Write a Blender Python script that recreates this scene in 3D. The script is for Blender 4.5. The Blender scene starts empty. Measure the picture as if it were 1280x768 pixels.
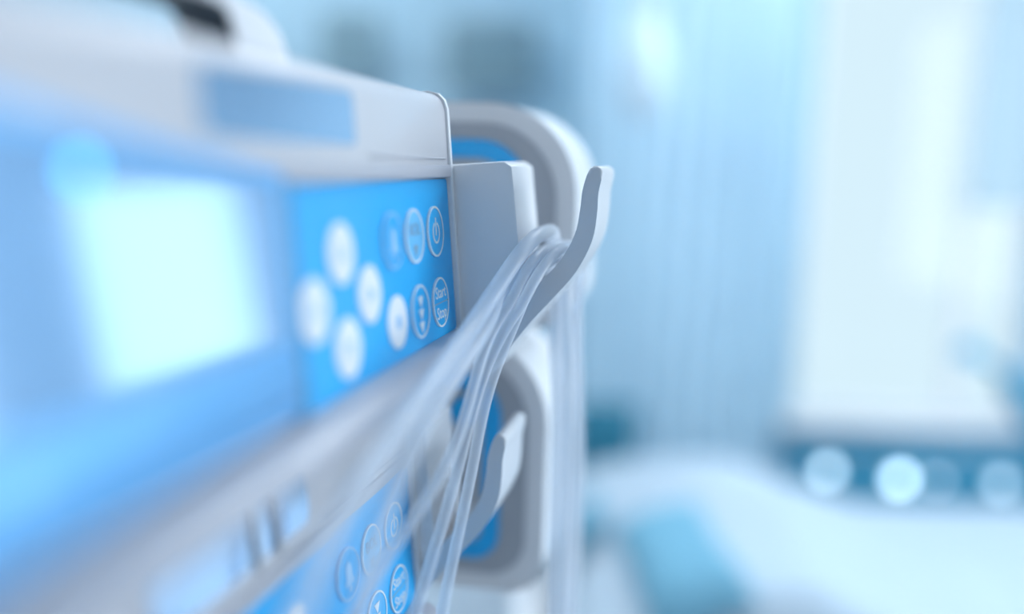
import bpy, bmesh, math, random
from mathutils import Vector, Matrix

random.seed(7)
SC = bpy.context.scene
COL = SC.collection

# ------------------------------------------------------------------ camera
FPX = 1150.0                       # focal length in pixels of the 1280 px wide frame
CAM = Vector((0.0, 0.0, 1.45))
PITCH, ROLL = math.radians(9.0), math.radians(1.5)
FWD = Vector((0, math.cos(PITCH), -math.sin(PITCH)))
RT0 = Vector((1, 0, 0)); UP0 = RT0.cross(FWD)
RIGHT = RT0 * math.cos(ROLL) + UP0 * math.sin(ROLL)
UPV = -RT0 * math.sin(ROLL) + UP0 * math.cos(ROLL)
cam_data = bpy.data.cameras.new('camera')
cam = bpy.data.objects.new('camera', cam_data); COL.objects.link(cam)
cam.matrix_world = Matrix.Translation(CAM) @ Matrix((RIGHT, UPV, -FWD)).transposed().to_4x4()
cam_data.sensor_width = 36.0
cam_data.lens = FPX / 1280 * 36.0
cam_data.clip_start = 0.01; cam_data.clip_end = 60
cam_data.dof.use_dof = True
cam_data.dof.focus_distance = 0.388
BLUR = 66.0                        # blur disc of a far point, in pixels
cam_data.dof.aperture_fstop = (cam_data.lens / 1000) / (BLUR * 0.388 / FPX)
cam_data.dof.aperture_blades = 0
SC.camera = cam

# ------------------------------------------------------------------ sky, lights, exposure
world = bpy.data.worlds.new('sky'); SC.world = world
world.use_nodes = True
bg = world.node_tree.nodes['Background']
bg.inputs[0].default_value = (0.70, 0.90, 1.0, 1); bg.inputs[1].default_value = 1.0
SC.view_settings.view_transform = 'Standard'; SC.view_settings.look = 'None'
SC.view_settings.exposure = 0.0; SC.view_settings.gamma = 1.0
SC.view_settings.use_curve_mapping = False

def daylight(name, loc, target, sx, sy, power, col=(0.84, 0.92, 1.0)):
    l = bpy.data.lights.new(name, 'AREA'); l.shape = 'RECTANGLE'; l.size = sx; l.size_y = sy
    l.energy = power; l.color = col
    o = bpy.data.objects.new(name, l); COL.objects.link(o); o.location = loc
    o.rotation_euler = (Vector(target) - Vector(loc)).to_track_quat('-Z', 'Y').to_euler()
    return o
RX = 2.9                            # the wall to the right of the camera
RWIN1 = (0.45, 1.95, 0.68, 2.45)       # windows in the right hand wall: y from, y to, z from, z to
RWIN2 = (2.54, 3.46, 0.86, 1.72)
for w_, p_ in ((RWIN1, 54), (RWIN2, 4.4)):
    c_ = ((w_[0] + w_[1]) / 2, (w_[2] + w_[3]) / 2)
    daylight('window_daylight', (RX - 0.01, c_[0], c_[1]), (0, c_[0], c_[1]), w_[1] - w_[0], w_[3] - w_[2], p_)

# ------------------------------------------------------------------ helpers
def ray(x, y):
    return FWD + RIGHT * ((x - 640) / FPX) + UPV * ((384 - y) / FPX)
def at_y(x, y, wy):                 # point where a pixel's ray meets the plane y = wy
    r = ray(x, y); return CAM + r * (wy / r.y)

MATS = {}
def mat(name, col, rough=0.5, metal=0.0, spec=0.5, noise=0.0, nscale=8.0, bump=0.0, emit=None, estr=0.0,
        alpha=1.0, trans=0.0, coat=0.0, stretch=None):
    if name in MATS: return MATS[name]
    m = bpy.data.materials.new(name); m.use_nodes = True
    nt = m.node_tree; b = nt.nodes['Principled BSDF']
    b.inputs['Base Color'].default_value = (*col, 1); b.inputs['Roughness'].default_value = rough
    b.inputs['Metallic'].default_value = metal; b.inputs['Specular IOR Level'].default_value = spec
    b.inputs['Alpha'].default_value = alpha; b.inputs['Transmission Weight'].default_value = trans
    b.inputs['Coat Weight'].default_value = coat; b.inputs['Coat Roughness'].default_value = 0.06
    if emit:
        b.inputs['Emission Color'].default_value = (*emit, 1); b.inputs['Emission Strength'].default_value = estr
    tc = nt.nodes.new('ShaderNodeTexCoord'); nz = nt.nodes.new('ShaderNodeTexNoise')
    mp = nt.nodes.new('ShaderNodeMapping')
    if stretch: mp.inputs['Scale'].default_value = stretch
    nt.links.new(tc.outputs['Object'], mp.inputs[0]); nt.links.new(mp.outputs[0], nz.inputs['Vector'])
    nz.inputs['Scale'].default_value = nscale; nz.inputs['Detail'].default_value = 3
    if noise > 0:
        mx = nt.nodes.new('ShaderNodeMix'); mx.data_type = 'RGBA'
        mx.inputs['A'].default_value = (*[c * (1 - noise) for c in col], 1)
        mx.inputs['B'].default_value = (*[min(1, c * (1 + noise)) for c in col], 1)
        nt.links.new(nz.outputs['Fac'], mx.inputs['Factor']); nt.links.new(mx.outputs['Result'], b.inputs['Base Color'])
    if bump > 0:
        bp = nt.nodes.new('ShaderNodeBump'); bp.inputs['Strength'].default_value = bump; bp.inputs['Distance'].default_value = 0.001
        nt.links.new(nz.outputs['Fac'], bp.inputs['Height']); nt.links.new(bp.outputs[0], b.inputs['Normal'])
    MATS[name] = m; return m

W_PLASTIC = mat('white_plastic', (0.84, 0.84, 0.86), 0.35, noise=0.02, nscale=30, bump=0.02)
G_PLASTIC = mat('grey_plastic', (0.62, 0.63, 0.66), 0.42, noise=0.03, nscale=40, bump=0.03)
HOOKM = mat('hook_plastic', (0.71, 0.72, 0.75), 0.38, noise=0.02, nscale=30, bump=0.02)
DEVICE_G = mat('device_grey', (0.42, 0.44, 0.48), 0.45, noise=0.03, nscale=30)
COVER = mat('cover_plastic', (0.61, 0.60, 0.63), 0.34, noise=0.03, nscale=14, coat=0.12)
RIM = mat('rim_plastic', (0.50, 0.50, 0.55), 0.36, noise=0.04, nscale=20, coat=0.1)
KEYPAD = mat('keypad_blue', (0.004, 0.45, 0.92), 0.34, noise=0.03, nscale=10, spec=0.5)
KEYDEEP = mat('key_blue', (0.004, 0.46, 0.92), 0.30, noise=0.02, nscale=10)
KEYLIGHT = mat('key_light_blue', (0.16, 0.58, 0.95), 0.32, noise=0.02, nscale=10)
PRINT_W = mat('print_white', (0.86, 0.89, 0.93), 0.4, noise=0.01)
PRINT_B = mat('print_pale_blue', (0.36, 0.62, 0.90), 0.4, noise=0.01)
PRINT_G = mat('print_grey', (0.24, 0.38, 0.55), 0.4, noise=0.01)
WINDOWLABEL = mat('label_gloss', (0.60, 0.76, 0.95), 0.12, metal=0.8, noise=0.04, nscale=16, coat=0.3)
DOOR = mat('door_blue', (0.14, 0.42, 0.76), 0.42, metal=0.3, noise=0.05, nscale=8, coat=0.15)
SCREEN = mat('screen_gloss', (0.40, 0.61, 0.86), 0.09, metal=0.55, noise=0.02, nscale=6)
DARK = mat('dark_rubber_and_shade', (0.06, 0.08, 0.10), 0.5, noise=0.05, nscale=40)  # rubber parts, and the shadow colour inside the handle opening
TEAL = mat('teal_paint', (0.05, 0.30, 0.46), 0.5, noise=0.08, nscale=4)
STEEL = mat('brushed_steel', (0.52, 0.60, 0.68), 0.3, metal=0.9, noise=0.05, nscale=60)
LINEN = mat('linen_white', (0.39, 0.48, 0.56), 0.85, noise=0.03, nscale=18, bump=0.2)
BLANKET = mat('blanket_blue', (0.14, 0.34, 0.46), 0.9, noise=0.08, nscale=30, bump=0.3)
CURTAIN = mat('curtain_blue', (0.68, 0.86, 0.98), 0.9, noise=0.05, nscale=12, bump=0.2)
WALLM = mat('wall_paint', (0.37, 0.55, 0.66), 0.8, noise=0.04, nscale=3, bump=0.05)
FLOORM = mat('floor_vinyl', (0.42, 0.48, 0.54), 0.35, noise=0.06, nscale=5)
WALLN = mat('neutral_wall_paint', (0.70, 0.69, 0.69), 0.8, noise=0.03, nscale=3)
CEILM = mat('ceiling_paint', (0.72, 0.80, 0.88), 0.9, noise=0.02)

def tube_mat():
    m = bpy.data.materials.new('clear_tubing'); m.use_nodes = True; nt = m.node_tree; nt.nodes.clear()
    out = nt.nodes.new('ShaderNodeOutputMaterial'); mix = nt.nodes.new('ShaderNodeMixShader')
    tr = nt.nodes.new('ShaderNodeBsdfTransparent'); tr.inputs[0].default_value = (0.90, 0.95, 1.0, 1)
    p = nt.nodes.new('ShaderNodeBsdfPrincipled'); p.inputs['Base Color'].default_value = (0.95, 0.95, 0.97, 1)
    p.inputs['Roughness'].default_value = 0.28; p.inputs['Coat Weight'].default_value = 0.3
    lw = nt.nodes.new('ShaderNodeLayerWeight'); lw.inputs['Blend'].default_value = 0.5
    mr = nt.nodes.new('ShaderNodeMapRange'); mr.inputs['To Min'].default_value = 0.36; mr.inputs['To Max'].default_value = 0.74
    nt.links.new(lw.outputs['Facing'], mr.inputs['Value']); nt.links.new(mr.outputs[0], mix.inputs[0])
    tl = nt.nodes.new('ShaderNodeBsdfTranslucent'); tl.inputs[0].default_value = (0.95, 0.97, 1.0, 1)
    body = nt.nodes.new('ShaderNodeMixShader'); body.inputs[0].default_value = 0.4
    nt.links.new(p.outputs[0], body.inputs[1]); nt.links.new(tl.outputs[0], body.inputs[2])
    nt.links.new(tr.outputs[0], mix.inputs[1]); nt.links.new(body.outputs[0], mix.inputs[2]); nt.links.new(mix.outputs[0], out.inputs[0])
    return m
TUBE = tube_mat()

def lamp_mat(name, col, s):
    m = bpy.data.materials.new(name); m.use_nodes = True; b = m.node_tree.nodes['Principled BSDF']
    b.inputs['Base Color'].default_value = (*col, 1)
    b.inputs['Emission Color'].default_value = (*col, 1); b.inputs['Emission Strength'].default_value = s
    return m

def obj(name, bm, m, parent=None, smooth=True, angle=40):
    me = bpy.data.meshes.new(name)
    bmesh.ops.recalc_face_normals(bm, faces=bm.faces[:])
    if smooth:
        lim = math.radians(angle)
        for f in bm.faces: f.smooth = True
        for e in bm.edges:
            if len(e.link_faces) == 2 and e.calc_face_angle(0) > lim: e.smooth = False
    bm.to_mesh(me); bm.free(); me.materials.append(m)
    o = bpy.data.objects.new(name, me); COL.objects.link(o)
    if parent: o.parent = parent
    return o
def tag(o, label, cat=None, group=None):
    o['label'] = label
    if cat: o['category'] = cat
    if group: o['group'] = group
    return o
def struct(o): o['kind'] = 'structure'; return o
def thing(name, label, cat, mtx=None, group=None):
    o = bpy.data.objects.new(name, None); COL.objects.link(o); o.empty_display_size = 0.05
    if mtx is not None: o.matrix_world = mtx
    return tag(o, label, cat, group)
def T(x, y, z): return Matrix.Translation((x, y, z))

def box(bm, x0, x1, y0, y1, z0, z1, bev=0.0, seg=3):
    r = bmesh.ops.create_cube(bm, size=1.0); vs = r['verts']
    for v in vs:
        v.co = Vector(((x0 + x1) / 2 + v.co.x * (x1 - x0), (y0 + y1) / 2 + v.co.y * (y1 - y0), (z0 + z1) / 2 + v.co.z * (z1 - z0)))
    if bev > 0:
        es = list({e for v in vs for e in v.link_edges})
        bmesh.ops.bevel(bm, geom=es, offset=bev, segments=seg, affect='EDGES', profile=0.5)
    return bm
def bx(*a, **k): return box(bmesh.new(), *a, **k)

def prism(pts, x0, x1, bev=0.0, seg=3):
    """closed outline pts (y, z) extruded along local x from x0 to x1"""
    bm = bmesh.new()
    a = [bm.verts.new((x0, y, z)) for y, z in pts]; b = [bm.verts.new((x1, y, z)) for y, z in pts]
    fa = bm.faces.new(a); fb = bm.faces.new(list(reversed(b))); N = len(pts)
    for i in range(N): bm.faces.new((a[(i + 1) % N], a[i], b[i], b[(i + 1) % N]))
    if bev > 0:
        es = list(fa.edges) + list(fb.edges)
        bmesh.ops.bevel(bm, geom=es, offset=bev, segments=seg, affect='EDGES', profile=0.5)
    return bm
def round_rect(y0, y1, z0, z1, r, seg=8):
    """outline of a rounded rectangle; r = radius or 4 radii (y1z1, y0z1, y0z0, y1z0)"""
    rs = r if isinstance(r, (tuple, list)) else (r,) * 4
    pts = []
    for (cy, cz, a0), q in zip(((y1, z1, 0), (y0, z1, 90), (y0, z0, 180), (y1, z0, 270)), rs):
        sy = -1 if cy == y1 else 1; sz = -1 if cz == z1 else 1
        for k in range(seg + 1):
            a = math.radians(a0 + 90 * k / seg)
            pts.append((cy + sy * q + q * math.cos(a), cz + sz * q + q * math.sin(a)))
    return pts
def catmull(P, n=10):
    P = [Vector(p) for p in P]; Q = [2 * P[0] - P[1]] + P + [2 * P[-1] - P[-2]]; out = []
    for i in range(1, len(Q) - 2):
        for k in range(n):
            t = k / n; a, b, c, d_ = Q[i - 1:i + 3]
            out.append(0.5 * ((2 * b) + (c - a) * t + (2 * a - 5 * b + 4 * c - d_) * t * t + (3 * b - a - 3 * c + d_) * t ** 3))
    out.append(P[-1]); return out
def sweep(bm, path, r, seg=10, caps=True):
    rad = r if callable(r) else (lambda t: r)
    rings = []; N = len(path); nrm = None
    for i, p in enumerate(path):
        t = (path[min(i + 1, N - 1)] - path[max(i - 1, 0)]).normalized()
        if nrm is None:
            nrm = t.orthogonal().normalized()
        nrm = (nrm - t * nrm.dot(t)).normalized(); b = t.cross(nrm); rr = rad(i / (N - 1))
        rings.append([bm.verts.new(p + (nrm * math.cos(2 * math.pi * k / seg) + b * math.sin(2 * math.pi * k / seg)) * rr) for k in range(seg)])
    for A, B in zip(rings, rings[1:]):
        for k in range(seg): bm.faces.new((A[k], A[(k + 1) % seg], B[(k + 1) % seg], B[k]))
    if caps: bm.faces.new(list(reversed(rings[0]))); bm.faces.new(rings[-1])
    return bm
def lathe(bm, prof, seg=32, mtx=Matrix()):
    """prof: (r, z) pairs turned about local z, then moved by mtx"""
    rings = []
    for r, z in prof:
        rings.append([bm.verts.new(mtx @ Vector((r * math.cos(2 * math.pi * k / seg), r * math.sin(2 * math.pi * k / seg), z))) for k in range(seg)])
    for A, B in zip(rings, rings[1:]):
        for k in range(seg): bm.faces.new((A[k], A[(k + 1) % seg], B[(k + 1) % seg], B[k]))
    for R_ in (rings[0], rings[-1]):
        if prof[0][0] > 0: bm.faces.new(R_)
    return bm

# ------------------------------------------------------------------ the room
LX, BY, FY, CZ = -2.3, -2.0, 3.6, 2.75
def wall_with_hole(name, axis, pos, a0, a1, holes, thick, m):
    """wall in plane axis = pos spanning a0..a1 and the room height, with rectangular holes (a, b, z0, z1)"""
    bm = bmesh.new()
    xs = sorted({a0, a1, *[h[0] for h in holes], *[h[1] for h in holes]}); zs = sorted({0, CZ, *[h[2] for h in holes], *[h[3] for h in holes]})
    for p, q in zip(xs, xs[1:]):
        for r, s in zip(zs, zs[1:]):
            if any(h[0] <= p and q <= h[1] and h[2] <= r and s <= h[3] for h in holes): continue
            if axis == 'y': box(bm, p, q, pos, pos + thick, r, s)
            else: box(bm, pos, pos + thick, p, q, r, s)
    bmesh.ops.remove_doubles(bm, verts=bm.verts[:], dist=1e-5)
    return struct(obj(name, bm, m, smooth=False))
struct(obj('floor', bx(LX - .2, RX + .2, BY - .2, FY + .2, -0.1, 0), FLOORM, smooth=False))
struct(obj('ceiling', bx(LX - .2, RX + .2, BY - .2, FY + .2, CZ, CZ + .1), CEILM, smooth=False))
p0 = at_y(1006, 300, FY); sill = at_y(1080, 520, FY).z
WX0, WX1 = p0.x, 2.05
FARWIN = (WX0, WX1, sill, 2.45)
wall_with_hole('wall_far', 'y', FY, LX, RX, [FARWIN], 0.14, WALLM)
wall_with_hole('wall_right', 'x', RX, BY, FY, [RWIN1, RWIN2], 0.14, WALLM)
wall_with_hole('wall_left', 'x', LX - .14, BY, FY, [], 0.14, WALLN)
wall_with_hole('wall_back', 'y', BY - .14, LX, RX, [], 0.14, WALLN)
GLASS = bpy.data.materials.new('window_glass'); GLASS.use_nodes = True
nt = GLASS.node_tree; nt.nodes.clear(); o_ = nt.nodes.new('ShaderNodeOutputMaterial'); mx = nt.nodes.new('ShaderNodeMixShader')
t_ = nt.nodes.new('ShaderNodeBsdfTransparent'); g_ = nt.nodes.new('ShaderNodeBsdfGlossy'); g_.inputs['Roughness'].default_value = 0.02
mx.inputs[0].default_value = 0.012; nt.links.new(t_.outputs[0], mx.inputs[1]); nt.links.new(g_.outputs[0], mx.inputs[2]); nt.links.new(mx.outputs[0], o_.inputs[0])
def window(name, axis, pos, hole, mull):
    a0, a1, z0, z1 = hole; e = thing(name, 'white framed window', None)
    del e['label']; e['kind'] = 'structure'; w = 0.028
    def bar(nm, p, q, r, s, m=W_PLASTIC, d0=.03, d1=.09):
        b = bx(p, q, pos + d0, pos + d1, r, s, bev=.004, seg=1) if axis == 'y' else bx(pos + d0, pos + d1, p, q, r, s, bev=.004, seg=1)
        return obj(nm, b, m, e, smooth=False)
    bar('window_frame', a0, a0 + w, z0, z1); bar('window_frame', a1 - w, a1, z0, z1)
    bar('window_frame', a0 + w, a1 - w, z0, z0 + w); bar('window_frame', a0 + w, a1 - w, z1 - w, z1)
    edges = [a0 + w] + mull + [a1 - w]
    for k in mull: bar('mullion', k - .02, k + .02, z0 + w, z1 - w)
    for p, q in zip(edges, edges[1:]): bar('pane', p + .001, q - .001, z0 + w, z1 - w, GLASS, .058, .062)
    return e
MULX = at_y(1235, 120, FY).x
window('window_1', 'y', FY, FARWIN, [MULX])
window('window_2', 'x', RX, RWIN1, [1.2])
window('window_3', 'x', RX, RWIN2, [])
struct(obj('trim_1', bx(WX0 - .05, WX1 + .05, FY - .10, FY + .02, sill - .035, sill, bev=.008), W_PLASTIC))      # sill board
for nm, a in (('baseboard_far', (LX, RX, FY - .015, FY, 0, .1)), ('baseboard_left', (LX, LX + .015, BY, FY, 0, .1)),
              ('baseboard_right', (RX - .015, RX, BY, FY, 0, .1)), ('baseboard_back', (LX, RX, BY, BY + .015, 0, .1))):
    struct(obj(nm, bx(*a), W_PLASTIC, smooth=False))

# ceiling luminaires: panels added to brighten the room, all out of the picture
LAMPM = lamp_mat('added_ceiling_diffuser', (0.86, 0.94, 1.0), 8.5)
for i, (x, y, w) in enumerate(((1.1, 1.55, 'nearest the right hand windows'), (1.1, 2.6, 'above the foot of the bed'), (-1.0, 1.55, 'nearest the left hand wall'), (-1.0, 2.6, 'nearest the far left corner'))):
    e = thing('added_ceiling_light', 'added unseen ceiling light panel ' + w, 'ceiling light', T(x, y, CZ), 'added ceiling light panels')
    bm = bmesh.new()
    for a in ((-.62, .62, -.32, -.3), (-.62, .62, .3, .32), (-.62, -.6, -.3, .3), (.6, .62, -.3, .3)): box(bm, *a, -.03, 0)
    obj('frame', bm, W_PLASTIC, e, smooth=False)
    obj('diffuser', bx(-.6, .6, -.3, .3, -.02, -.008), LAMPM, e, smooth=False)

# ------------------------------------------------------------------ pump stack frame
P0 = CAM + ray(557, 225) * 0.40                     # upper right corner of the upper keypad
dv = ray(910, 215); D = Vector((dv.x, dv.y, 0)).normalized(); NH = D.cross(Vector((0, 0, 1)))
TILT = math.radians(5.0)
UF = Vector((0, 0, 1)) * math.cos(TILT) - NH * math.sin(TILT); NF = D.cross(UF)
BASE = 0.078                                        # keypad corner above the pump's base
STEP = D * 0.0009 - NH * 0.0179 + Vector((0, 0, -0.1303))   # upper pump to lower pump
def frame_at(p): return Matrix.Translation(p) @ Matrix((D, -NF, UF)).transposed().to_4x4()
def frame_up(p): return Matrix.Translation(p) @ Matrix((D, -NH, Vector((0, 0, 1)))).transposed().to_4x4()
mm = 0.001
def L(s, n, h): return Vector((s * mm, -n * mm, h * mm + BASE))    # pump millimetres -> local metres
def pbox(s0, s1, n0, n1, h0, h1, bev=0.0, seg=3):
    return bx(s0 * mm, s1 * mm, -n1 * mm, -n0 * mm, h0 * mm + BASE, h1 * mm + BASE, bev=bev * mm, seg=seg)
def pprism(pts, s0, s1, bev=0.0, seg=3):            # pts (n, h) in mm
    return prism([(-n_ * mm, h_ * mm + BASE) for n_, h_ in pts], s0 * mm, s1 * mm, bev * mm, seg)
def pplate(pts, n0, n1):                            # flat shape on the face: pts (s, h) in mm, between offsets n0 and n1
    bm = bmesh.new()
    a = [bm.verts.new(L(s, n0, h)) for s, h in pts]; b = [bm.verts.new(L(s, n1, h)) for s, h in pts]; N = len(pts)
    bm.faces.new(a); bm.faces.new(list(reversed(b)))
    for i in range(N): bm.faces.new((a[(i + 1) % N], a[i], b[i], b[(i + 1) % N]))
    return bm
def join(dst, src):
    me = bpy.data.meshes.new('tmp'); src.to_mesh(me); src.free(); dst.from_mesh(me); bpy.data.meshes.remove(me); return dst
def face_ring(s, h, r0, r1, n0, n1, a0=0, a1=360, seg=40):
    full = a1 - a0 >= 360; N = seg if full else seg + 1; bm = bmesh.new(); R_ = []
    for k in range(N):
        a = math.radians(a0 + (a1 - a0) * k / seg)
        R_.append([bm.verts.new(L(s + r * math.cos(a), n_, h + r * math.sin(a))) for r, n_ in ((r0, n0), (r0, n1), (r1, n1), (r1, n0))])
    for k in range(N if full else N - 1):
        A, B = R_[k], R_[(k + 1) % N]
        for q in range(4): bm.faces.new((A[q], A[(q + 1) % 4], B[(q + 1) % 4], B[q]))
    if not full: bm.faces.new(R_[0]); bm.faces.new(list(reversed(R_[-1])))
    return bm
def face_text(body, size, s, h, n_):
    c = bpy.data.curves.new('txt', 'FONT'); c.body = body; c.size = size; c.align_x = 'CENTER'; c.align_y = 'CENTER'; c.extrude = 0.10; c.resolution_u = 3; c.offset = 0.03
    o = bpy.data.objects.new('txt', c); COL.objects.link(o)
    bpy.context.view_layer.update()
    me = bpy.data.meshes.new_from_object(o.evaluated_get(bpy.context.evaluated_depsgraph_get()))
    bpy.data.objects.remove(o)
    bm = bmesh.new(); bm.from_mesh(me); bpy.data.meshes.remove(me)
    for v in bm.verts: v.co = L(s + v.co.x, n_ + v.co.z, h + v.co.y)
    return bm
def disc(s, h, r, n0, n1, dome=0.3, seg=40):
    bm = bmesh.new(); rings = []
    for rr, nn in ((r, n0), (r, n1 - dome), (r * .93, n1 - dome * .3), (r * .6, n1), (r * .02, n1)):
        rings.append([bm.verts.new(L(s + rr * math.cos(2 * math.pi * k / seg), nn, h + rr * math.sin(2 * math.pi * k / seg))) for k in range(seg)])
    for A, B in zip(rings, rings[1:]):
        for k in range(seg): bm.faces.new((A[k], A[(k + 1) % seg], B[(k + 1) % seg], B[k]))
    bm.faces.new(rings[0]); bm.faces.new(rings[-1]); return bm

PUMP_LEFT = -335
def build_pump(label, hook_label=None):
    e = thing('infusion_pump', label, 'infusion pump', frame_at(P0 - UF * BASE), 'stacked infusion pumps')
    # housing: front face at n = 0, rounded top front edge
    prof = [(-118, -66), (0, -66), (0, 30)] + [(-6 + 6 * math.cos(a), 30 + 6 * math.sin(a)) for a in [math.radians(x) for x in range(0, 91, 15)]] + [(-118, 36)]
    obj('housing', pprism(prof, PUMP_LEFT, 0, 1.2, 2), W_PLASTIC, e)
    # front cover along the top, wrapped over the rounded edge
    cp = [(0.1, 0.6), (2.0, 1.2), (2.2, 29)] + [(-5.4 + 7.2 * math.cos(a), 30.0 + 7.2 * math.sin(a)) for a in [math.radians(x) for x in range(5, 91, 14)]] + [(-16, 37.2), (-16, 36.1), (-6, 36.1), (-1.5, 34.2), (0.1, 30)]
    cov = tag(obj('top_cover', pprism(cp, PUMP_LEFT + 2, -1.2, 0.5, 2), COVER, e), 'pale clear plastic cover strip above the keypad')
    cw = tag(obj('cover_window', pplate(round_pts(-193, -103, 12.5, 29.5, 3), 2.1, 2.5), WINDOWLABEL, cov), 'glossy blue tinted window in the cover')
    fr = pplate(round_pts(-195, -101, 10.8, 31.0, 4), 2.0, 2.35)
    obj('window_border', fr, COVER, cov)
    obj('cover_groove', pbox(-92, -6, 2.0, 2.7, 8.6, 9.4, .3, 1), RIM, cov); obj('cover_seam', pbox(PUMP_LEFT + 4, -2, 1.5, 3.6, 1.0, 6.4, .8, 2), RIM, cov)
    obj('end_cap', pprism([(3.2, -66), (3.2, 30), (2.2, 34), (-0.5, 37), (-5, 38.4), (-20, 38.4), (-20, 35), (-6, 34), (-2, 30), (-2, -66)], -1.2, 2.2, 0.7, 2), W_PLASTIC, e)
    # keypad with its keys
    kp = tag(obj('keypad', pplate(round_pts(-154, -1.8, -65, 0.4, 2.0), 0.0, 1.0), KEYPAD, e), 'bright blue membrane keypad with round keys')
    def key(s, h, kind, m, r=10.2):
        b = obj('button', disc(s, h, r, 0.9, 1.7), m, kp)
        return b
    def ring(b, s, h, r=10.2, m=PRINT_W): obj('button_ring', face_ring(s, h, r - .55, r + .25, 1.0, 1.85), m, b)
    pw = key(-23.9, -20.9, 'power', KEYDEEP); ring(pw, -23.9, -20.9)
    sy = face_ring(-23.9, -21.4, 3.7, 4.5, 1.4, 1.95, 112, 428, 28); join(sy, pbox(-24.3, -23.5, 1.4, 1.95, -22.5, -15.2))
    obj('power_symbol', sy, PRINT_W, pw, smooth=False)
    bo = key(-50.0, -20.9, 'bol', KEYLIGHT); ring(bo, -50, -20.9, 10.2)
    obj('lettering', face_text('BOL', 6.6, -50, -18.6, 1.75), PRINT_G, bo, smooth=False)
    sy = pplate([(-52.6, -24.5), (-47.6, -24.5), (-50.1, -29)], 1.5, 1.85)
    obj('drop_symbol', sy, PRINT_G, bo, smooth=False)
    be = key(-73.8, -20.9, 'bell', KEYPAD); ring(be, -73.8, -20.9, 10.0, PRINT_B)
    sy = pplate([(-78, -25), (-69.6, -25), (-71, -22.5), (-71.4, -18), (-73.8, -15.6), (-76.2, -18), (-76.6, -22.5)], 1.4, 1.95)
    join(sy, face_ring(-73.8, -26.6, 0.1, 1.4, 1.4, 1.95, 0, 360, 16))
    obj('bell_symbol', sy, PRINT_B, be, smooth=False)
    st = key(-23.4, -50.4, 'start', KEYDEEP); ring(st, -23.4, -50.4)
    obj('lettering', face_text('Start', 7.0, -23.4, -46.4, 1.75), PRINT_W, st, smooth=False)
    obj('lettering', face_text('Stop', 7.0, -23.4, -55.0, 1.75), PRINT_W, st, smooth=False)
    obj('divider', pbox(-33, -13.8, 1.5, 1.75, -50.8, -50.3), PRINT_G, st, smooth=False)
    dn = key(-49.3, -50.4, 'down', KEYDEEP); ring(dn, -49.3, -50.4)
    for k in range(3):
        hh = -44.6 - 5.0 * k
        obj('triangle', pplate([(-52.2, hh), (-46.6, hh), (-49.4, hh - 4.4)], 1.4, 1.95), PRINT_W, dn, smooth=False)
    for s, h, a in ((-119.3, -21.4, 90), (-141.2, -36.4, 180), (-98.6, -37.0, 0), (-119.5, -51.5, 270), (-74.4, -50.5, None)):
        b = key(s, h, 'arrow', PRINT_W, 9.8)
        if a is None: sy = pbox(s - 2.2, s + 2.2, 1.5, 1.9, h - 2.2, h + 2.2)
        else:
            q = [(math.cos(math.radians(a + t)) * 3.6, math.sin(math.radians(a + t)) * 3.6) for t in (0, 125, 235)]
            sy = pplate([(s + x, h + y) for x, y in q], 1.5, 1.9)
        obj('key_symbol', sy, PRINT_B, b, smooth=False)
    # display door with its screen
    dr = tag(obj('display_door', pplate([(PUMP_LEFT + 4, -62), (-160, -62), (-160, 4.2), (-175, 5.6), (-205, 9.5), (-230, 13), (-260, 17), (PUMP_LEFT + 4, 22)], -0.5, 3.7), DOOR, e), 'glossy blue display door')
    obj('door_gap_shade', pbox(-159.9, -153.6, 0, 3.6, -64, 3, .8, 2), mat('gap_shade_blue', (.06, .25, .46), .4, noise=.03), e)  # strip coloured dark for the shaded gap between door and keypad
    obj('door_lip', pprism([(3.5, -60), (5.2, -57), (6.0, -50), (5.4, -45), (3.5, -42.5)], PUMP_LEFT + 6, -162, 0.6, 2), DOOR, dr)
    obj('screen', pplate([(PUMP_LEFT + 14, -36), (-250, -39), (-165, -41), (-165, 1), (-205, 6), (-230, 9.5), (-260, 13.5), (PUMP_LEFT + 14, 18)], 3.5, 4.2), SCREEN, dr, smooth=False)
    obj('status_light', disc(-239, 4.6, 2.2, 4.0, 5.4, .8, 20), LED, e)
    # ledge along the bottom
    obj('bottom_ledge', pprism([(-20, -78), (8, -78), (12.5, -75), (13, -70), (9, -66.2), (2, -65), (-20, -65)], PUMP_LEFT + 3, -3, 1.5, 2), RIM, e)
    # carrying handle on top: two posts and a bar
    pr = [(-99, 35), (-100, 43), (-105, 50), (-114, 54.5), (-150, 60), (-230, 61), (-296, 59), (-306, 54), (-310, 35),
          (-286, 35), (-285, 48), (-279, 53), (-230, 56.5), (-150, 55.5), (-137, 53), (-132, 48), (-131, 35)]
    bm = bmesh.new()
    A_ = [bm.verts.new(L(x, -20, z)) for x, z in pr]; B_ = [bm.verts.new(L(x, -37, z)) for x, z in pr]
    bm.faces.new(A_); bm.faces.new(list(reversed(B_)))
    for i in range(len(pr)): bm.faces.new((A_[(i + 1) % len(pr)], A_[i], B_[i], B_[(i + 1) % len(pr)]))
    bmesh.ops.triangulate(bm, faces=[f for f in bm.faces if len(f.verts) > 4])
    hh_ = obj('carry_handle', bm, W_PLASTIC, e)
    obj('handle_shade_strap', strap(catmull([L(-132.0, -28.5, 36.4), L(-133.0, -28.5, 47.4), L(-138, -28.5, 52), L(-150, -28.5, 54.4), L(-230, -28.5, 55.4), L(-277, -28.5, 52.4)], 6), 16 * mm, 2.4 * mm, Vector((0, 1, 0))), DARK, hh_)  # dark lining stands in for the shadow inside the handle opening
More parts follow.
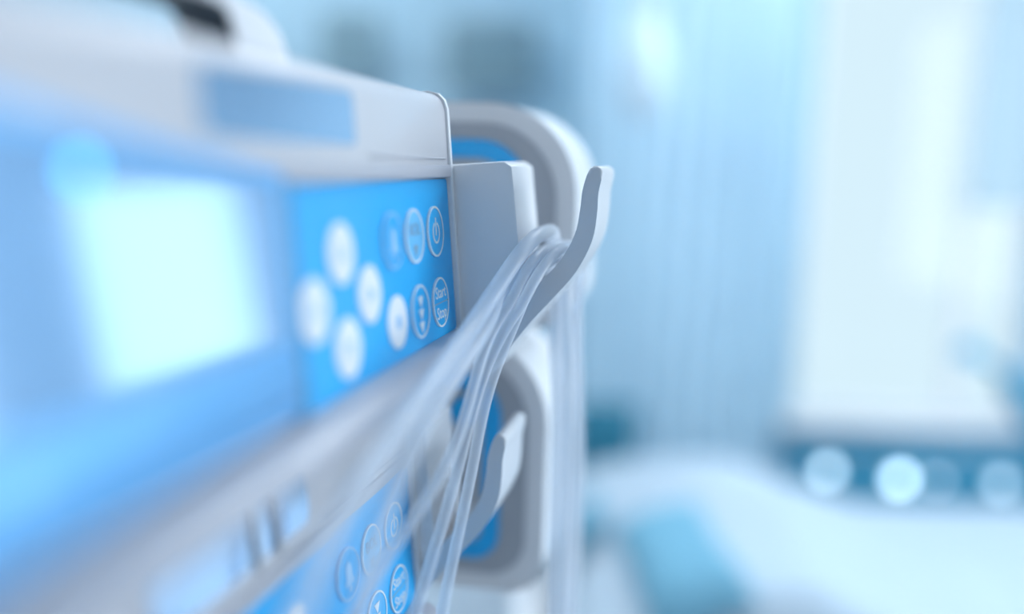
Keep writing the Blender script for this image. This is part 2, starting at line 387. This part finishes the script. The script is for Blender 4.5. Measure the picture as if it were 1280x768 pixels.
    # bracket on the far end and the tubing hook it carries
    br = tag(obj('end_bracket', pprism([(-70, 6.5), (26, 6.5), (29.5, 4.0), (30.5, -40), (31, -66), (-70, -66)], 2.3, 46, 1.5, 2), W_PLASTIC, e), 'grey block on the pump end')
    cl = []
    for x, y in ((598, 462), (628, 424), (656, 391), (684, 362), (710, 333), (729, 298), (735.5, 266), (738, 240), (744, 217)):
        r = ray(x, y); k = (P0 + D * .0015 - CAM).dot(D) / r.dot(D); v = CAM + r * k - P0
        cl.append((v.dot(NF) * 1000, v.dot(UF) * 1000))
    pts = catmull([Vector((a, b, 0)) for a, b in cl], 4); lft = []; rgt = []
    for i, p in enumerate(pts):
        t = (pts[min(i + 1, len(pts) - 1)] - pts[max(i - 1, 0)]).normalized(); q = Vector((-t.y, t.x, 0)); f = i / (len(pts) - 1)
        w = 5.2 - 2.0 * f
        lft.append(p + q * w); rgt.append(p - q * w)
    tip = pts[-1]; t = (pts[-1] - pts[-2]).normalized(); q = Vector((-t.y, t.x, 0)); w = 3.2
    cap = [tip - q * w * math.cos(a) + t * w * math.sin(a) for a in [math.radians(x) for x in (30, 60, 90, 120, 150)]]
    out = rgt + cap + list(reversed(lft))
    hk = tag(obj('tubing_hook', pprism([(v.x, v.y) for v in out], 1.5, 44, 1.6, 3), HOOKM, e), 'upturned grey hook for tubing')
    return e
def round_pts(s0, s1, h0, h1, r): return round_rect(s0, s1, h0, h1, r, 5)
def strap(path, w, th, side):
    """flat band along a path: width w along 'side', thickness th"""
    bm = bmesh.new(); rings = []; N = len(path)
    for i, p in enumerate(path):
        t = (path[min(i + 1, N - 1)] - path[max(i - 1, 0)]).normalized(); b = t.cross(side).normalized()
        ring = []
        for a in range(12):
            an = 2 * math.pi * (a + .5) / 12
            cx, cy = math.cos(an), math.sin(an)
            ring.append(bm.verts.new(p + side * (w / 2 * math.copysign(abs(cx) ** .4, cx)) + b * (th / 2 * math.copysign(abs(cy) ** .4, cy))))
        rings.append(ring)
    for A, B in zip(rings, rings[1:]):
        for k in range(12): bm.faces.new((A[k], A[(k + 1) % 12], B[(k + 1) % 12], B[k]))
    bm.faces.new(list(reversed(rings[0]))); bm.faces.new(rings[-1]); return bm
LED = lamp_mat('status_led', (0.10, 0.52, 1.0), 3.0)
pump = build_pump('upper infusion pump with Start Stop key and blue status light')
def copy_tree(o, parent=None):
    c = o.copy(); COL.objects.link(c); c.parent = parent
    for ch in list(o.children): copy_tree(ch, c)
    return c
low = copy_tree(pump); low['label'] = 'lower infusion pump crossed by clear tubes, beneath the other pump'
low.matrix_world = frame_at(P0 - UF * BASE + STEP)
for c_ in low.children:              # the lower bracket and hook are pushed further back and up
    if c_.name.startswith(('end_bracket', 'tubing_hook')): c_.location = (0, .020, .011)
lcov = [c_ for c_ in low.children if c_.name.startswith('top_cover')][0]
for s_ in (-127, -141): obj('strut', pbox(s_ - 1.0, s_ + 1.0, 2.3, 4.4, 10, 31, .5, 1), G_PLASTIC, lcov)
bpy.context.view_layer.update()

# ------------------------------------------------------------------ rounded devices further along the rack
def build_rear(label, o0, bot):
    e = thing('syringe_pump', label, 'syringe pump', frame_up(o0 - Vector((0, 0, 0.120))), 'rounded pumps further along the rack')
    B_ = 0.120
    def rr(inset, r): return [(y, z + B_) for y, z in round_rect((-41 + inset) * mm, (110 - inset) * mm, (bot + inset) * mm, (40 - inset) * mm, (10 * mm, r * mm, 22 * mm, 10 * mm), 12)]
    obj('housing', prism(rr(0, 50), 0, .075, .006, 4), W_PLASTIC, e)
    fc = obj('front_plate', prism(rr(11, 41), -.0015, .001, .0005, 1), DEVICE_G, e)
    bp = obj('blue_panel', prism(round_rect(-15 * mm, 90 * mm, (bot + 20) * mm + B_, 20 * mm + B_, (6 * mm, 28 * mm, 16 * mm, 6 * mm), 10), -.0028, -.001, .0004, 1), KEYPAD, e)
    obj('display', prism(round_rect(-5 * mm, 82 * mm, (bot + 30) * mm + B_, 10 * mm + B_, (3 * mm, 19 * mm, 9 * mm, 3 * mm), 8), -.0036, -.0025, .0003, 1), DEVICE_G, bp)
    for z in (14, (bot + 40)):
        m4 = Matrix.Translation((-.0036, 2 * mm + .004, (z - 18 if z > 0 else z) * mm + B_)) @ Matrix.Rotation(math.radians(-90), 4, 'Y')
        obj('button', lathe(bmesh.new(), [(.0085, 0), (.0085, .0015), (.006, .0025), (.0004, .0026)], 24, m4), KEYDEEP, fc)
    return e
R0 = P0 + D * 0.105
rear = build_rear('white rounded pump with blue panel behind the upper hook', R0, -82)
rear2 = build_rear('white rounded pump with blue panel behind the lower hook', R0 - NH * 0.012 + Vector((0, 0, -0.128)), -112)

# ------------------------------------------------------------------ stand that carries the devices
st = thing('pump_stand', 'steel stand with rack plate carrying the pumps', 'stand', None)
cx = P0 + D * -0.06 - NH * 0.235; cx.z = 0
st.matrix_world = frame_up(cx)
obj('pole', lathe(bmesh.new(), [(.019, .09), (.019, 1.62), (.012, 1.63), (.001, 1.632)], 24), STEEL, st)
obj('rack_plate', bx(-.24, .26, -.075, -.03, 1.10, 1.46, bev=.006), G_PLASTIC, st)
obj('clamp', bx(-.04, .04, -.035, .03, 1.24, 1.32, bev=.006), DARK, st)
zt = P0.z
for z, y0, y1 in ((zt - .035, -.112, -.124), (zt - .165, -.094, -.112)):
    obj('dock_arm', bx(-.20, .02, y0, -.07, z - .015, z + .015, bev=.004), G_PLASTIC, st)
    obj('dock_arm', bx(.17, .24, y1, -.07, z - .015, z + .015, bev=.004), G_PLASTIC, st)
obj('hub', lathe(bmesh.new(), [(.05, .06), (.05, .10), (.03, .12), (.02, .13)], 24), STEEL, st)
for k in range(5):
    a = 2 * math.pi * k / 5 + .3
    lg = obj('leg', sweep(bmesh.new(), [Vector((math.cos(a) * r, math.sin(a) * r, z)) for r, z in ((.03, .08), (.15, .078), (.31, .062))], .014, 10), STEEL, st)
    wm = Matrix.Translation((math.cos(a) * .31, math.sin(a) * .31, .026)) @ Matrix.Rotation(a, 4, 'Z') @ Matrix.Rotation(math.pi / 2, 4, 'X')
    obj('caster', lathe(bmesh.new(), [(.012, -.012), (.026, -.010), (.026, .010), (.012, .012)], 20, wm), DARK, lg)

# ------------------------------------------------------------------ tubing
# each tube rises from the pumps, lies in its own place in the trough of the upper hook, leaves at the far end and drops behind it
def in_plane(x, y, s):              # pixel ray met with the plane s metres along the pumps
    r = ray(x, y); return CAM + r * ((P0 + D * s - CAM).dot(D) / r.dot(D))
def pump_pt(s, n_, h): return P0 + D * (s * mm) + NF * (n_ * mm) + UF * (h * mm)
TUBES = [   # label, radius mm, place in the trough (n, h), distance of the drop, pixels of the near run with depth, pixels of the drop
    ('thick clear tube running nearest the camera across both pumps', 3.4, (38.2, -26.0), 60,
     [(300, 1000, .19), (372, 780, .20), (405, 690, .22), (450, 610, .25), (500, 535, .28), (560, 450, .325), (604, 388, .36)], [(706, 400), (711, 480), (706, 600), (700, 780), (690, 950)]),
    ('thinner clear tube running alongside the thick tube nearest the camera', 2.9, (35.3, -39.0), 68,
     [(440, 1000, .222), (448, 780, .240), (464, 690, .256), (492, 612, .276), (532, 530, .300), (578, 458, .335), (612, 402, .364)], [(690, 400), (697, 500), (694, 620), (690, 780), (684, 950)]),
    ('clear tube slanting across the lower keypad', 2.3, (40.0, -33.0), 75,
     [(330, 960, .282), (430, 790, .303), (478, 705, .314), (530, 630, .330), (570, 560, .346), (588, 500, .357), (602, 440, .366), (626, 385, .376)], [(700, 400), (704, 500), (710, 620), (706, 780), (700, 950)]),
    ('clear tube passing right of the lower keypad', 2.3, (46.2, -33.4), 82,
     [(470, 950, .31), (512, 790, .34), (540, 700, .352), (566, 610, .362), (584, 540, .368), (602, 470, .374), (628, 415, .378)], [(716, 400), (720, 520), (716, 640), (704, 790), (694, 950)]),
    ('clear tube dropping straightest from the upper hook', 2.3, (41.4, -38.4), 89,
     [(520, 950, .33), (548, 790, .355), (566, 700, .364), (588, 600, .371), (604, 510, .376), (622, 450, .379), (640, 410, .381)], [(722, 400), (726, 540), (724, 660), (716, 790), (706, 950)]),
]
import numpy as np
paths = []
for lab, r, (sn, sh), sd, near, drop in TUBES:
    P = [CAM + ray(x, y) * k for x, y, k in near]
    P += [pump_pt(-11, sn - 3.0, sh - 4.0), pump_pt(-3, sn, sh), pump_pt(12, sn, sh), pump_pt(30, sn, sh), pump_pt(46, sn, sh)]
    P += [pump_pt(46 + (sd - 46) * .72, sn, sh - 4), pump_pt(sd, sn + 1, sh - 16)]
    P += [in_plane(x, y, sd * mm) for x, y in drop]
    d_ = catmull(P, 12); out = [d_[0]]
    for p in d_[1:]:                # even spacing of about 2.5 mm
        while (p - out[-1]).length > .0025: out.append(out[-1] + (p - out[-1]).normalized() * .0025)
    paths.append(np.array([tuple(v) for v in out]))
rad = [t[1] * mm for t in TUBES]
for it in range(120):               # tubes that would cross lie beside one another
    for i in range(5):
        for j in range(i + 1, 5):
            A, B = paths[i], paths[j]; df = A[:, None, :] - B[None, :, :]; ds = np.sqrt((df ** 2).sum(2)) + 1e-9
            gap = rad[i] + rad[j] + .0005 - ds; k = gap.argmax(1); m = gap[np.arange(len(A)), k]
            for q in np.nonzero(m > 0)[0]:
                u_ = df[q, k[q]] / ds[q, k[q]] * m[q] * .25; A[q] += u_; B[k[q]] -= u_
    if it < 105:
        for A in paths: A[1:-1] += .12 * (A[:-2] + A[2:] - 2 * A[1:-1])
for (lab, r, *_), A in zip(TUBES, paths):
    tag(obj('infusion_tube', sweep(bmesh.new(), [Vector(tuple(v)) for v in A], r * mm, 12), TUBE), lab, 'tube', 'clear infusion tubes')

# ------------------------------------------------------------------ bed and linen
def gauss(x, c, w): return math.exp(-((x - c) / w) ** 2)
bed = thing('hospital_bed', 'hospital bed with white linen below the window', 'bed', T(1.25, 2.1, 0))
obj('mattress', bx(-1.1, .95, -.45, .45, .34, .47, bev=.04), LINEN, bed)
obj('bed_frame', bx(-1.181, .97, -.43, .43, .26, .335, bev=.01), W_PLASTIC, bed)
for x in (-1.0, .85):
    for y in (-.38, .38): obj('leg', bx(x - .025, x + .025, y - .025, y + .025, 0, .262, bev=.005), STEEL, bed)
obj('headboard', bx(-1.22, -1.18, -.44, .44, .22, .54, bev=.015), W_PLASTIC, bed)
RIDGE = [(700, 668), (760, 632), (820, 612), (880, 602), (960, 604), (1020, 648), (1090, 680), (1180, 704), (1280, 724), (1380, 740)]
ridge_w = [at_y(x, y, 2.15) for x, y in RIDGE]
def ridge(x):
    if x <= ridge_w[0].x: return ridge_w[0].z - (ridge_w[0].x - x) * .3
    for a, b in zip(ridge_w, ridge_w[1:]):
        if x <= b.x: t = (x - a.x) / (b.x - a.x); return a.z + (b.z - a.z) * t
    return ridge_w[-1].z
def duvet_z(x, y):
    top = .475 + max(0, ridge(x) - .475) * (.55 + .45 * gauss(y, 2.2, .33))
    z = max(.488, top + .012 * math.sin(9 * x + 3 * math.sin(5 * y)) + .008 * math.sin(17 * y + 6 * x) + .004)
    e_ = max(0, min(1, (x - .12) / .086, (2.12 - x) / .086, (y - 1.62) / .082, (2.6 - y) / .082))
    return .475 + (z - .475) * e_ ** .5
def on_duvet(px, py):
    r = ray(px, py); k = 1.6
    while k < 3 and (CAM + r * k).z > duvet_z((CAM + r * k).x, (CAM + r * k).y): k += .004
    return CAM + r * k
def duvet():
    bm = bmesh.new(); NX, NY = 70, 36; g = []
    for i in range(NX + 1):
        x = .12 + 2.0 * i / NX; row = []
        for j in range(NY + 1):
            y = 1.62 + .98 * j / NY
            row.append(bm.verts.new((x, y, duvet_z(x, y) + .002)))
        g.append(row)
    for i in range(NX):
        for j in range(NY): bm.faces.new((g[i][j], g[i + 1][j], g[i + 1][j + 1], g[i][j + 1]))
    ret = bmesh.ops.extrude_face_region(bm, geom=bm.faces[:])
    for v in [v for v in ret['geom'] if isinstance(v, bmesh.types.BMVert)]: v.co.z = .472
    return bm
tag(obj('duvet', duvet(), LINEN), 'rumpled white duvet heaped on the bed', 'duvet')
def draped(name, label, cat, px, py, w, l, h, rz):
    """soft slab that lies on the duvet and follows its surface"""
    c = on_duvet(px, py); bm = bmesh.new(); N = 12; lo = []; hi = []
    for i in range(N + 1):
        a_, b_ = [], []
        for j in range(N + 1):
            u_, v_ = 2 * i / N - 1, 2 * j / N - 1
            x = c.x + (u_ * w * math.cos(rz) - v_ * l * math.sin(rz)) / 2; y = c.y + (u_ * w * math.sin(rz) + v_ * l * math.cos(rz)) / 2
            z = max(duvet_z(x + dx, y + dy) for dx in (-.02, 0, .02) for dy in (-.02, 0, .02)) + .006
            t = ((1 - abs(u_) ** 6) * (1 - abs(v_) ** 6)) ** .5
            a_.append(bm.verts.new(Vector((x, y, z)) - c)); b_.append(bm.verts.new(Vector((x, y, z + .006 + h * t)) - c))
        lo.append(a_); hi.append(b_)
    for i in range(N):
        for j in range(N):
            bm.faces.new((hi[i][j], hi[i + 1][j], hi[i + 1][j + 1], hi[i][j + 1])); bm.faces.new((lo[i][j + 1], lo[i + 1][j + 1], lo[i + 1][j], lo[i][j]))
        for A, B in ((lo[i][0], lo[i + 1][0]), ):
            bm.faces.new((A, B, hi[i + 1][0], hi[i][0])); bm.faces.new((lo[i + 1][N], lo[i][N], hi[i][N], hi[i + 1][N]))
        bm.faces.new((lo[0][i + 1], lo[0][i], hi[0][i], hi[0][i + 1])); bm.faces.new((lo[N][i], lo[N][i + 1], hi[N][i + 1], hi[N][i]))
    o = tag(obj(name, bm, BLANKET, angle=60), label, cat); o.location = c
    return o
draped('folded_blanket', 'blue folded blanket resting on the white duvet', 'blanket', 848, 716, .20, .34, .05, .14)
draped('cushion', 'small blue cushion at the left end of the duvet', 'cushion', 726, 690, .10, .16, .06, 0)

# ------------------------------------------------------------------ curtain on its rail
def curtain_mesh(x0, x1, y, z0, z1, folds, amp):
    bm = bmesh.new(); NX, NZ = folds * 10, 14; g = []
    for i in range(NX + 1):
        t = i / NX; row = []
        for j in range(NZ + 1):
            s = j / NZ; a = amp * (1.15 - .4 * s)
            row.append(bm.verts.new((x0 + (x1 - x0) * t + .012 * math.sin(3 * s + 9 * t), y + a * math.sin(2 * math.pi * folds * t + .6 * math.sin(2.5 * s + 5 * t)), z0 + (z1 - z0) * s)))
        g.append(row)
    for i in range(NX):
        for j in range(NZ): bm.faces.new((g[i][j], g[i + 1][j], g[i + 1][j + 1], g[i][j + 1]))
    bmesh.ops.solidify(bm, geom=bm.faces[:], thickness=.003); return bm
CX0, CX1 = at_y(722, 300, 3.05).x, at_y(985, 300, 3.05).x
cu = thing('privacy_curtain', 'pale blue curtain hanging beside the bright window', 'curtain', T(0, 0, 0))
obj('cloth', curtain_mesh(CX0, CX1, 3.05, .03, 2.38, 9, .018), CURTAIN, cu, angle=70)
obj('rail', sweep(bmesh.new(), [Vector((CX0 - .5, 3.05, 2.42)), Vector((WX1, 3.05, 2.42))], .012, 10), STEEL, cu)
for x in (CX0 - .4, WX1 - .1): obj('rail_drop', sweep(bmesh.new(), [Vector((x, 3.05, 2.42)), Vector((x, 3.05, CZ))], .008, 8), STEEL, cu)
for k in range(10):
    bm = bmesh.new(); x = CX0 + .02 + (CX1 - CX0 - .04) * k / 9
    sweep(bm, [Vector((x, 3.05 + .017 * math.cos(a), 2.42 + .017 * math.sin(a))) for a in [2 * math.pi * i / 16 for i in range(17)]], .003, 6)
    box(bm, x - .002, x + .002, 3.047, 3.053, 2.37, 2.405); obj('curtain_ring', bm, W_PLASTIC, cu)
# roller blind half down over the right pane
bx0 = at_y(1222, 120, FY - .03).x; bz = at_y(1240, 262, FY - .03).z
rb = thing('roller_blind', 'thin pale roller blind half lowered over the right pane', 'blind', T(0, 0, 0))
BLIND = mat('blind_cloth', (0.52, 0.66, 0.74), 0.9, noise=0.02, nscale=40)
nt = BLIND.node_tree; b_ = nt.nodes['Principled BSDF']; b_.inputs['Transmission Weight'].default_value = 0.0
tl = nt.nodes.new('ShaderNodeBsdfTranslucent'); tl.inputs[0].default_value = (.8, .92, 1, 1)
tr = nt.nodes.new('ShaderNodeBsdfTransparent'); ms = nt.nodes.new('ShaderNodeMixShader'); ms2 = nt.nodes.new('ShaderNodeMixShader')
ms.inputs[0].default_value = .5; ms2.inputs[0].default_value = .45
nt.links.new(b_.outputs[0], ms.inputs[1]); nt.links.new(tl.outputs[0], ms.inputs[2]); nt.links.new(ms.outputs[0], ms2.inputs[1]); nt.links.new(tr.outputs[0], ms2.inputs[2])
nt.links.new(ms2.outputs[0], nt.nodes['Material Output'].inputs[0])
obj('cloth', bx(bx0, WX1 - .02, FY - .032, FY - .030, bz, 2.46), BLIND, rb, smooth=False)
obj('bottom_bar', bx(bx0, WX1 - .02, FY - .036, FY - .026, bz - .018, bz, bev=.003), W_PLASTIC, rb)
obj('roller', sweep(bmesh.new(), [Vector((bx0, FY - .031, 2.48)), Vector((WX1 - .02, FY - .031, 2.48))], .022, 12), W_PLASTIC, rb)

# ------------------------------------------------------------------ teal service panel under the window with round lamps
a = at_y(985, 540, FY - .05); b = at_y(1000, 720, FY - .05)
sp = thing('service_panel', 'teal equipment panel along the wall below the window', 'panel', T(0, 0, 0))
obj('body', bx(a.x, 2.5, FY - .08, FY - .001, .12, sill - .05, bev=.01), TEAL, sp)
obj('rail', bx(a.x + .02, 2.48, FY - .095, FY - .08, sill - .12, sill - .10, bev=.003), STEEL, sp)
for (x, y, dia, s, lb) in ((1035, 590, .06, 3.6, 'round white lamp on the teal panel, leftmost of the row'), (1125, 600, .065, 5.5, 'round white lamp on the teal panel, brightest of the row'),
                           (1172, 602, .04, 1.6, 'small dim round lamp right beside the brightest one'), (1252, 606, .06, 2.0, 'round pale lamp on the teal panel, rightmost of the row')):
    q = at_y(x, y, FY - .095)
    e = thing('round_lamp', lb, 'lamp', Matrix.Translation((q.x, FY - .0805, q.z)) @ Matrix.Rotation(math.radians(90), 4, 'X'), 'round lamps on the teal panel')
    r = dia / 2
    obj('bezel', lathe(bmesh.new(), [(r + .008, 0), (r + .008, .012), (r, .016), (r - .001, .004)], 32), W_PLASTIC, e)
    obj('lens', lathe(bmesh.new(), [(r - .002, .003), (r * .8, .012), (r * .4, .018), (.0005, .02)], 32), lamp_mat('lamp_lens', (.62, .86, 1.0), s), e)

# ------------------------------------------------------------------ equipment on the far wall and around the bed
def wall_monitor(label, px, py, w, h, tilt):
    q = at_y(px, py, FY - .12)
    e = thing('wall_monitor', label, 'monitor', T(q.x, FY, q.z), 'dark monitors on the far wall')
    obj('arm', bx(-.03, .03, -.09, -.001, -.03, .03, bev=.004), STEEL, e)
    obj('case', bx(-w / 2, w / 2, -.15, -.09, -h / 2, h / 2, bev=.012), mat('monitor_case', (0.20, 0.30, 0.35), .5, noise=.05), e)
    obj('screen', bx(-w / 2 + .02, w / 2 - .02, -.153, -.149, -h / 2 + .02, h / 2 - .02), mat('monitor_screen', (.14, .24, .29), .5, noise=.05), e, smooth=False)
wall_monitor('dark monitor on the far wall above the rounded pump', 615, 70, .34, .24, 0)
wall_monitor('dark monitor on the far wall above the upper pump', 440, 55, .22, .22, 0)
# oval hanging lamp glowing beside the curtain
q = at_y(806, 88, 2.75)
hl = thing('pendant_lamp', 'oval glowing white pendant lamp in front of the curtain', 'lamp', T(q.x, q.y, q.z))
obj('globe', lathe(bmesh.new(), [(.001, -.15), (.035, -.14), (.062, -.10), (.075, -.03), (.07, .05), (.05, .11), (.025, .135)], 28), lamp_mat('pendant_glow', (.46, .60, .70), .18), hl)
obj('cap', lathe(bmesh.new(), [(.028, .13), (.028, .15), (.01, .16)], 20), W_PLASTIC, hl)
obj('cord', sweep(bmesh.new(), [Vector((0, 0, .155)), Vector((0, 0, CZ - q.z))], .003, 6), W_PLASTIC, hl)
# teal chair left of the bed head
q = at_y(738, 560, 2.85); ch = thing('visitor_chair', 'dark teal chair between the bed and the curtain', 'chair', T(q.x, q.y, 0))
zc = q.z
obj('backrest', bx(-.05, .16, .10, .14, .44, zc + .12, bev=.02), mat('chair_teal', (.02, .17, .26), .6, noise=.08), ch)
obj('seat', bx(-.05, .16, -.22, .12, .38, .43, bev=.02), mat('chair_teal', (0, 0, 0)), ch)
for x in (-.03, .14):
    for y in (-.2, .1): obj('leg', bx(x - .01, x + .01, y - .01, y + .01, 0, .385), STEEL, ch, smooth=False)
# reading lamp reaching in from the right
q1 = at_y(1214, 438, 2.9); q2 = at_y(1262, 470, 2.9); q3 = at_y(1310, 560, 2.9)
rl = thing('reading_lamp', 'teal jointed reading lamp against the bright window', 'lamp', T(q3.x, 2.9, 0))
o3 = Vector((q3.x, 2.9, 0))
obj('arm', sweep(bmesh.new(), [v - o3 for v in (q1, q2)], .016, 10), TEAL, rl)
obj('post', sweep(bmesh.new(), catmull([q2 - o3, q3 - o3, Vector((.02, 0, .35)), Vector((.02, 0, .02))], 6), .045, 12), TEAL, rl)
m4 = Matrix.Translation(q1 - o3) @ Matrix.Rotation(math.radians(200), 4, 'Y')
obj('shade', lathe(bmesh.new(), [(.015, -.03), (.03, -.02), (.05, .03), (.047, .03), (.012, -.02)], 24, m4), TEAL, rl)
obj('base', lathe(bmesh.new(), [(.15, 0), (.15, .02), (.05, .035), (.02, .04)], 28, Matrix.Translation((.02, 0, 0))), TEAL, rl)
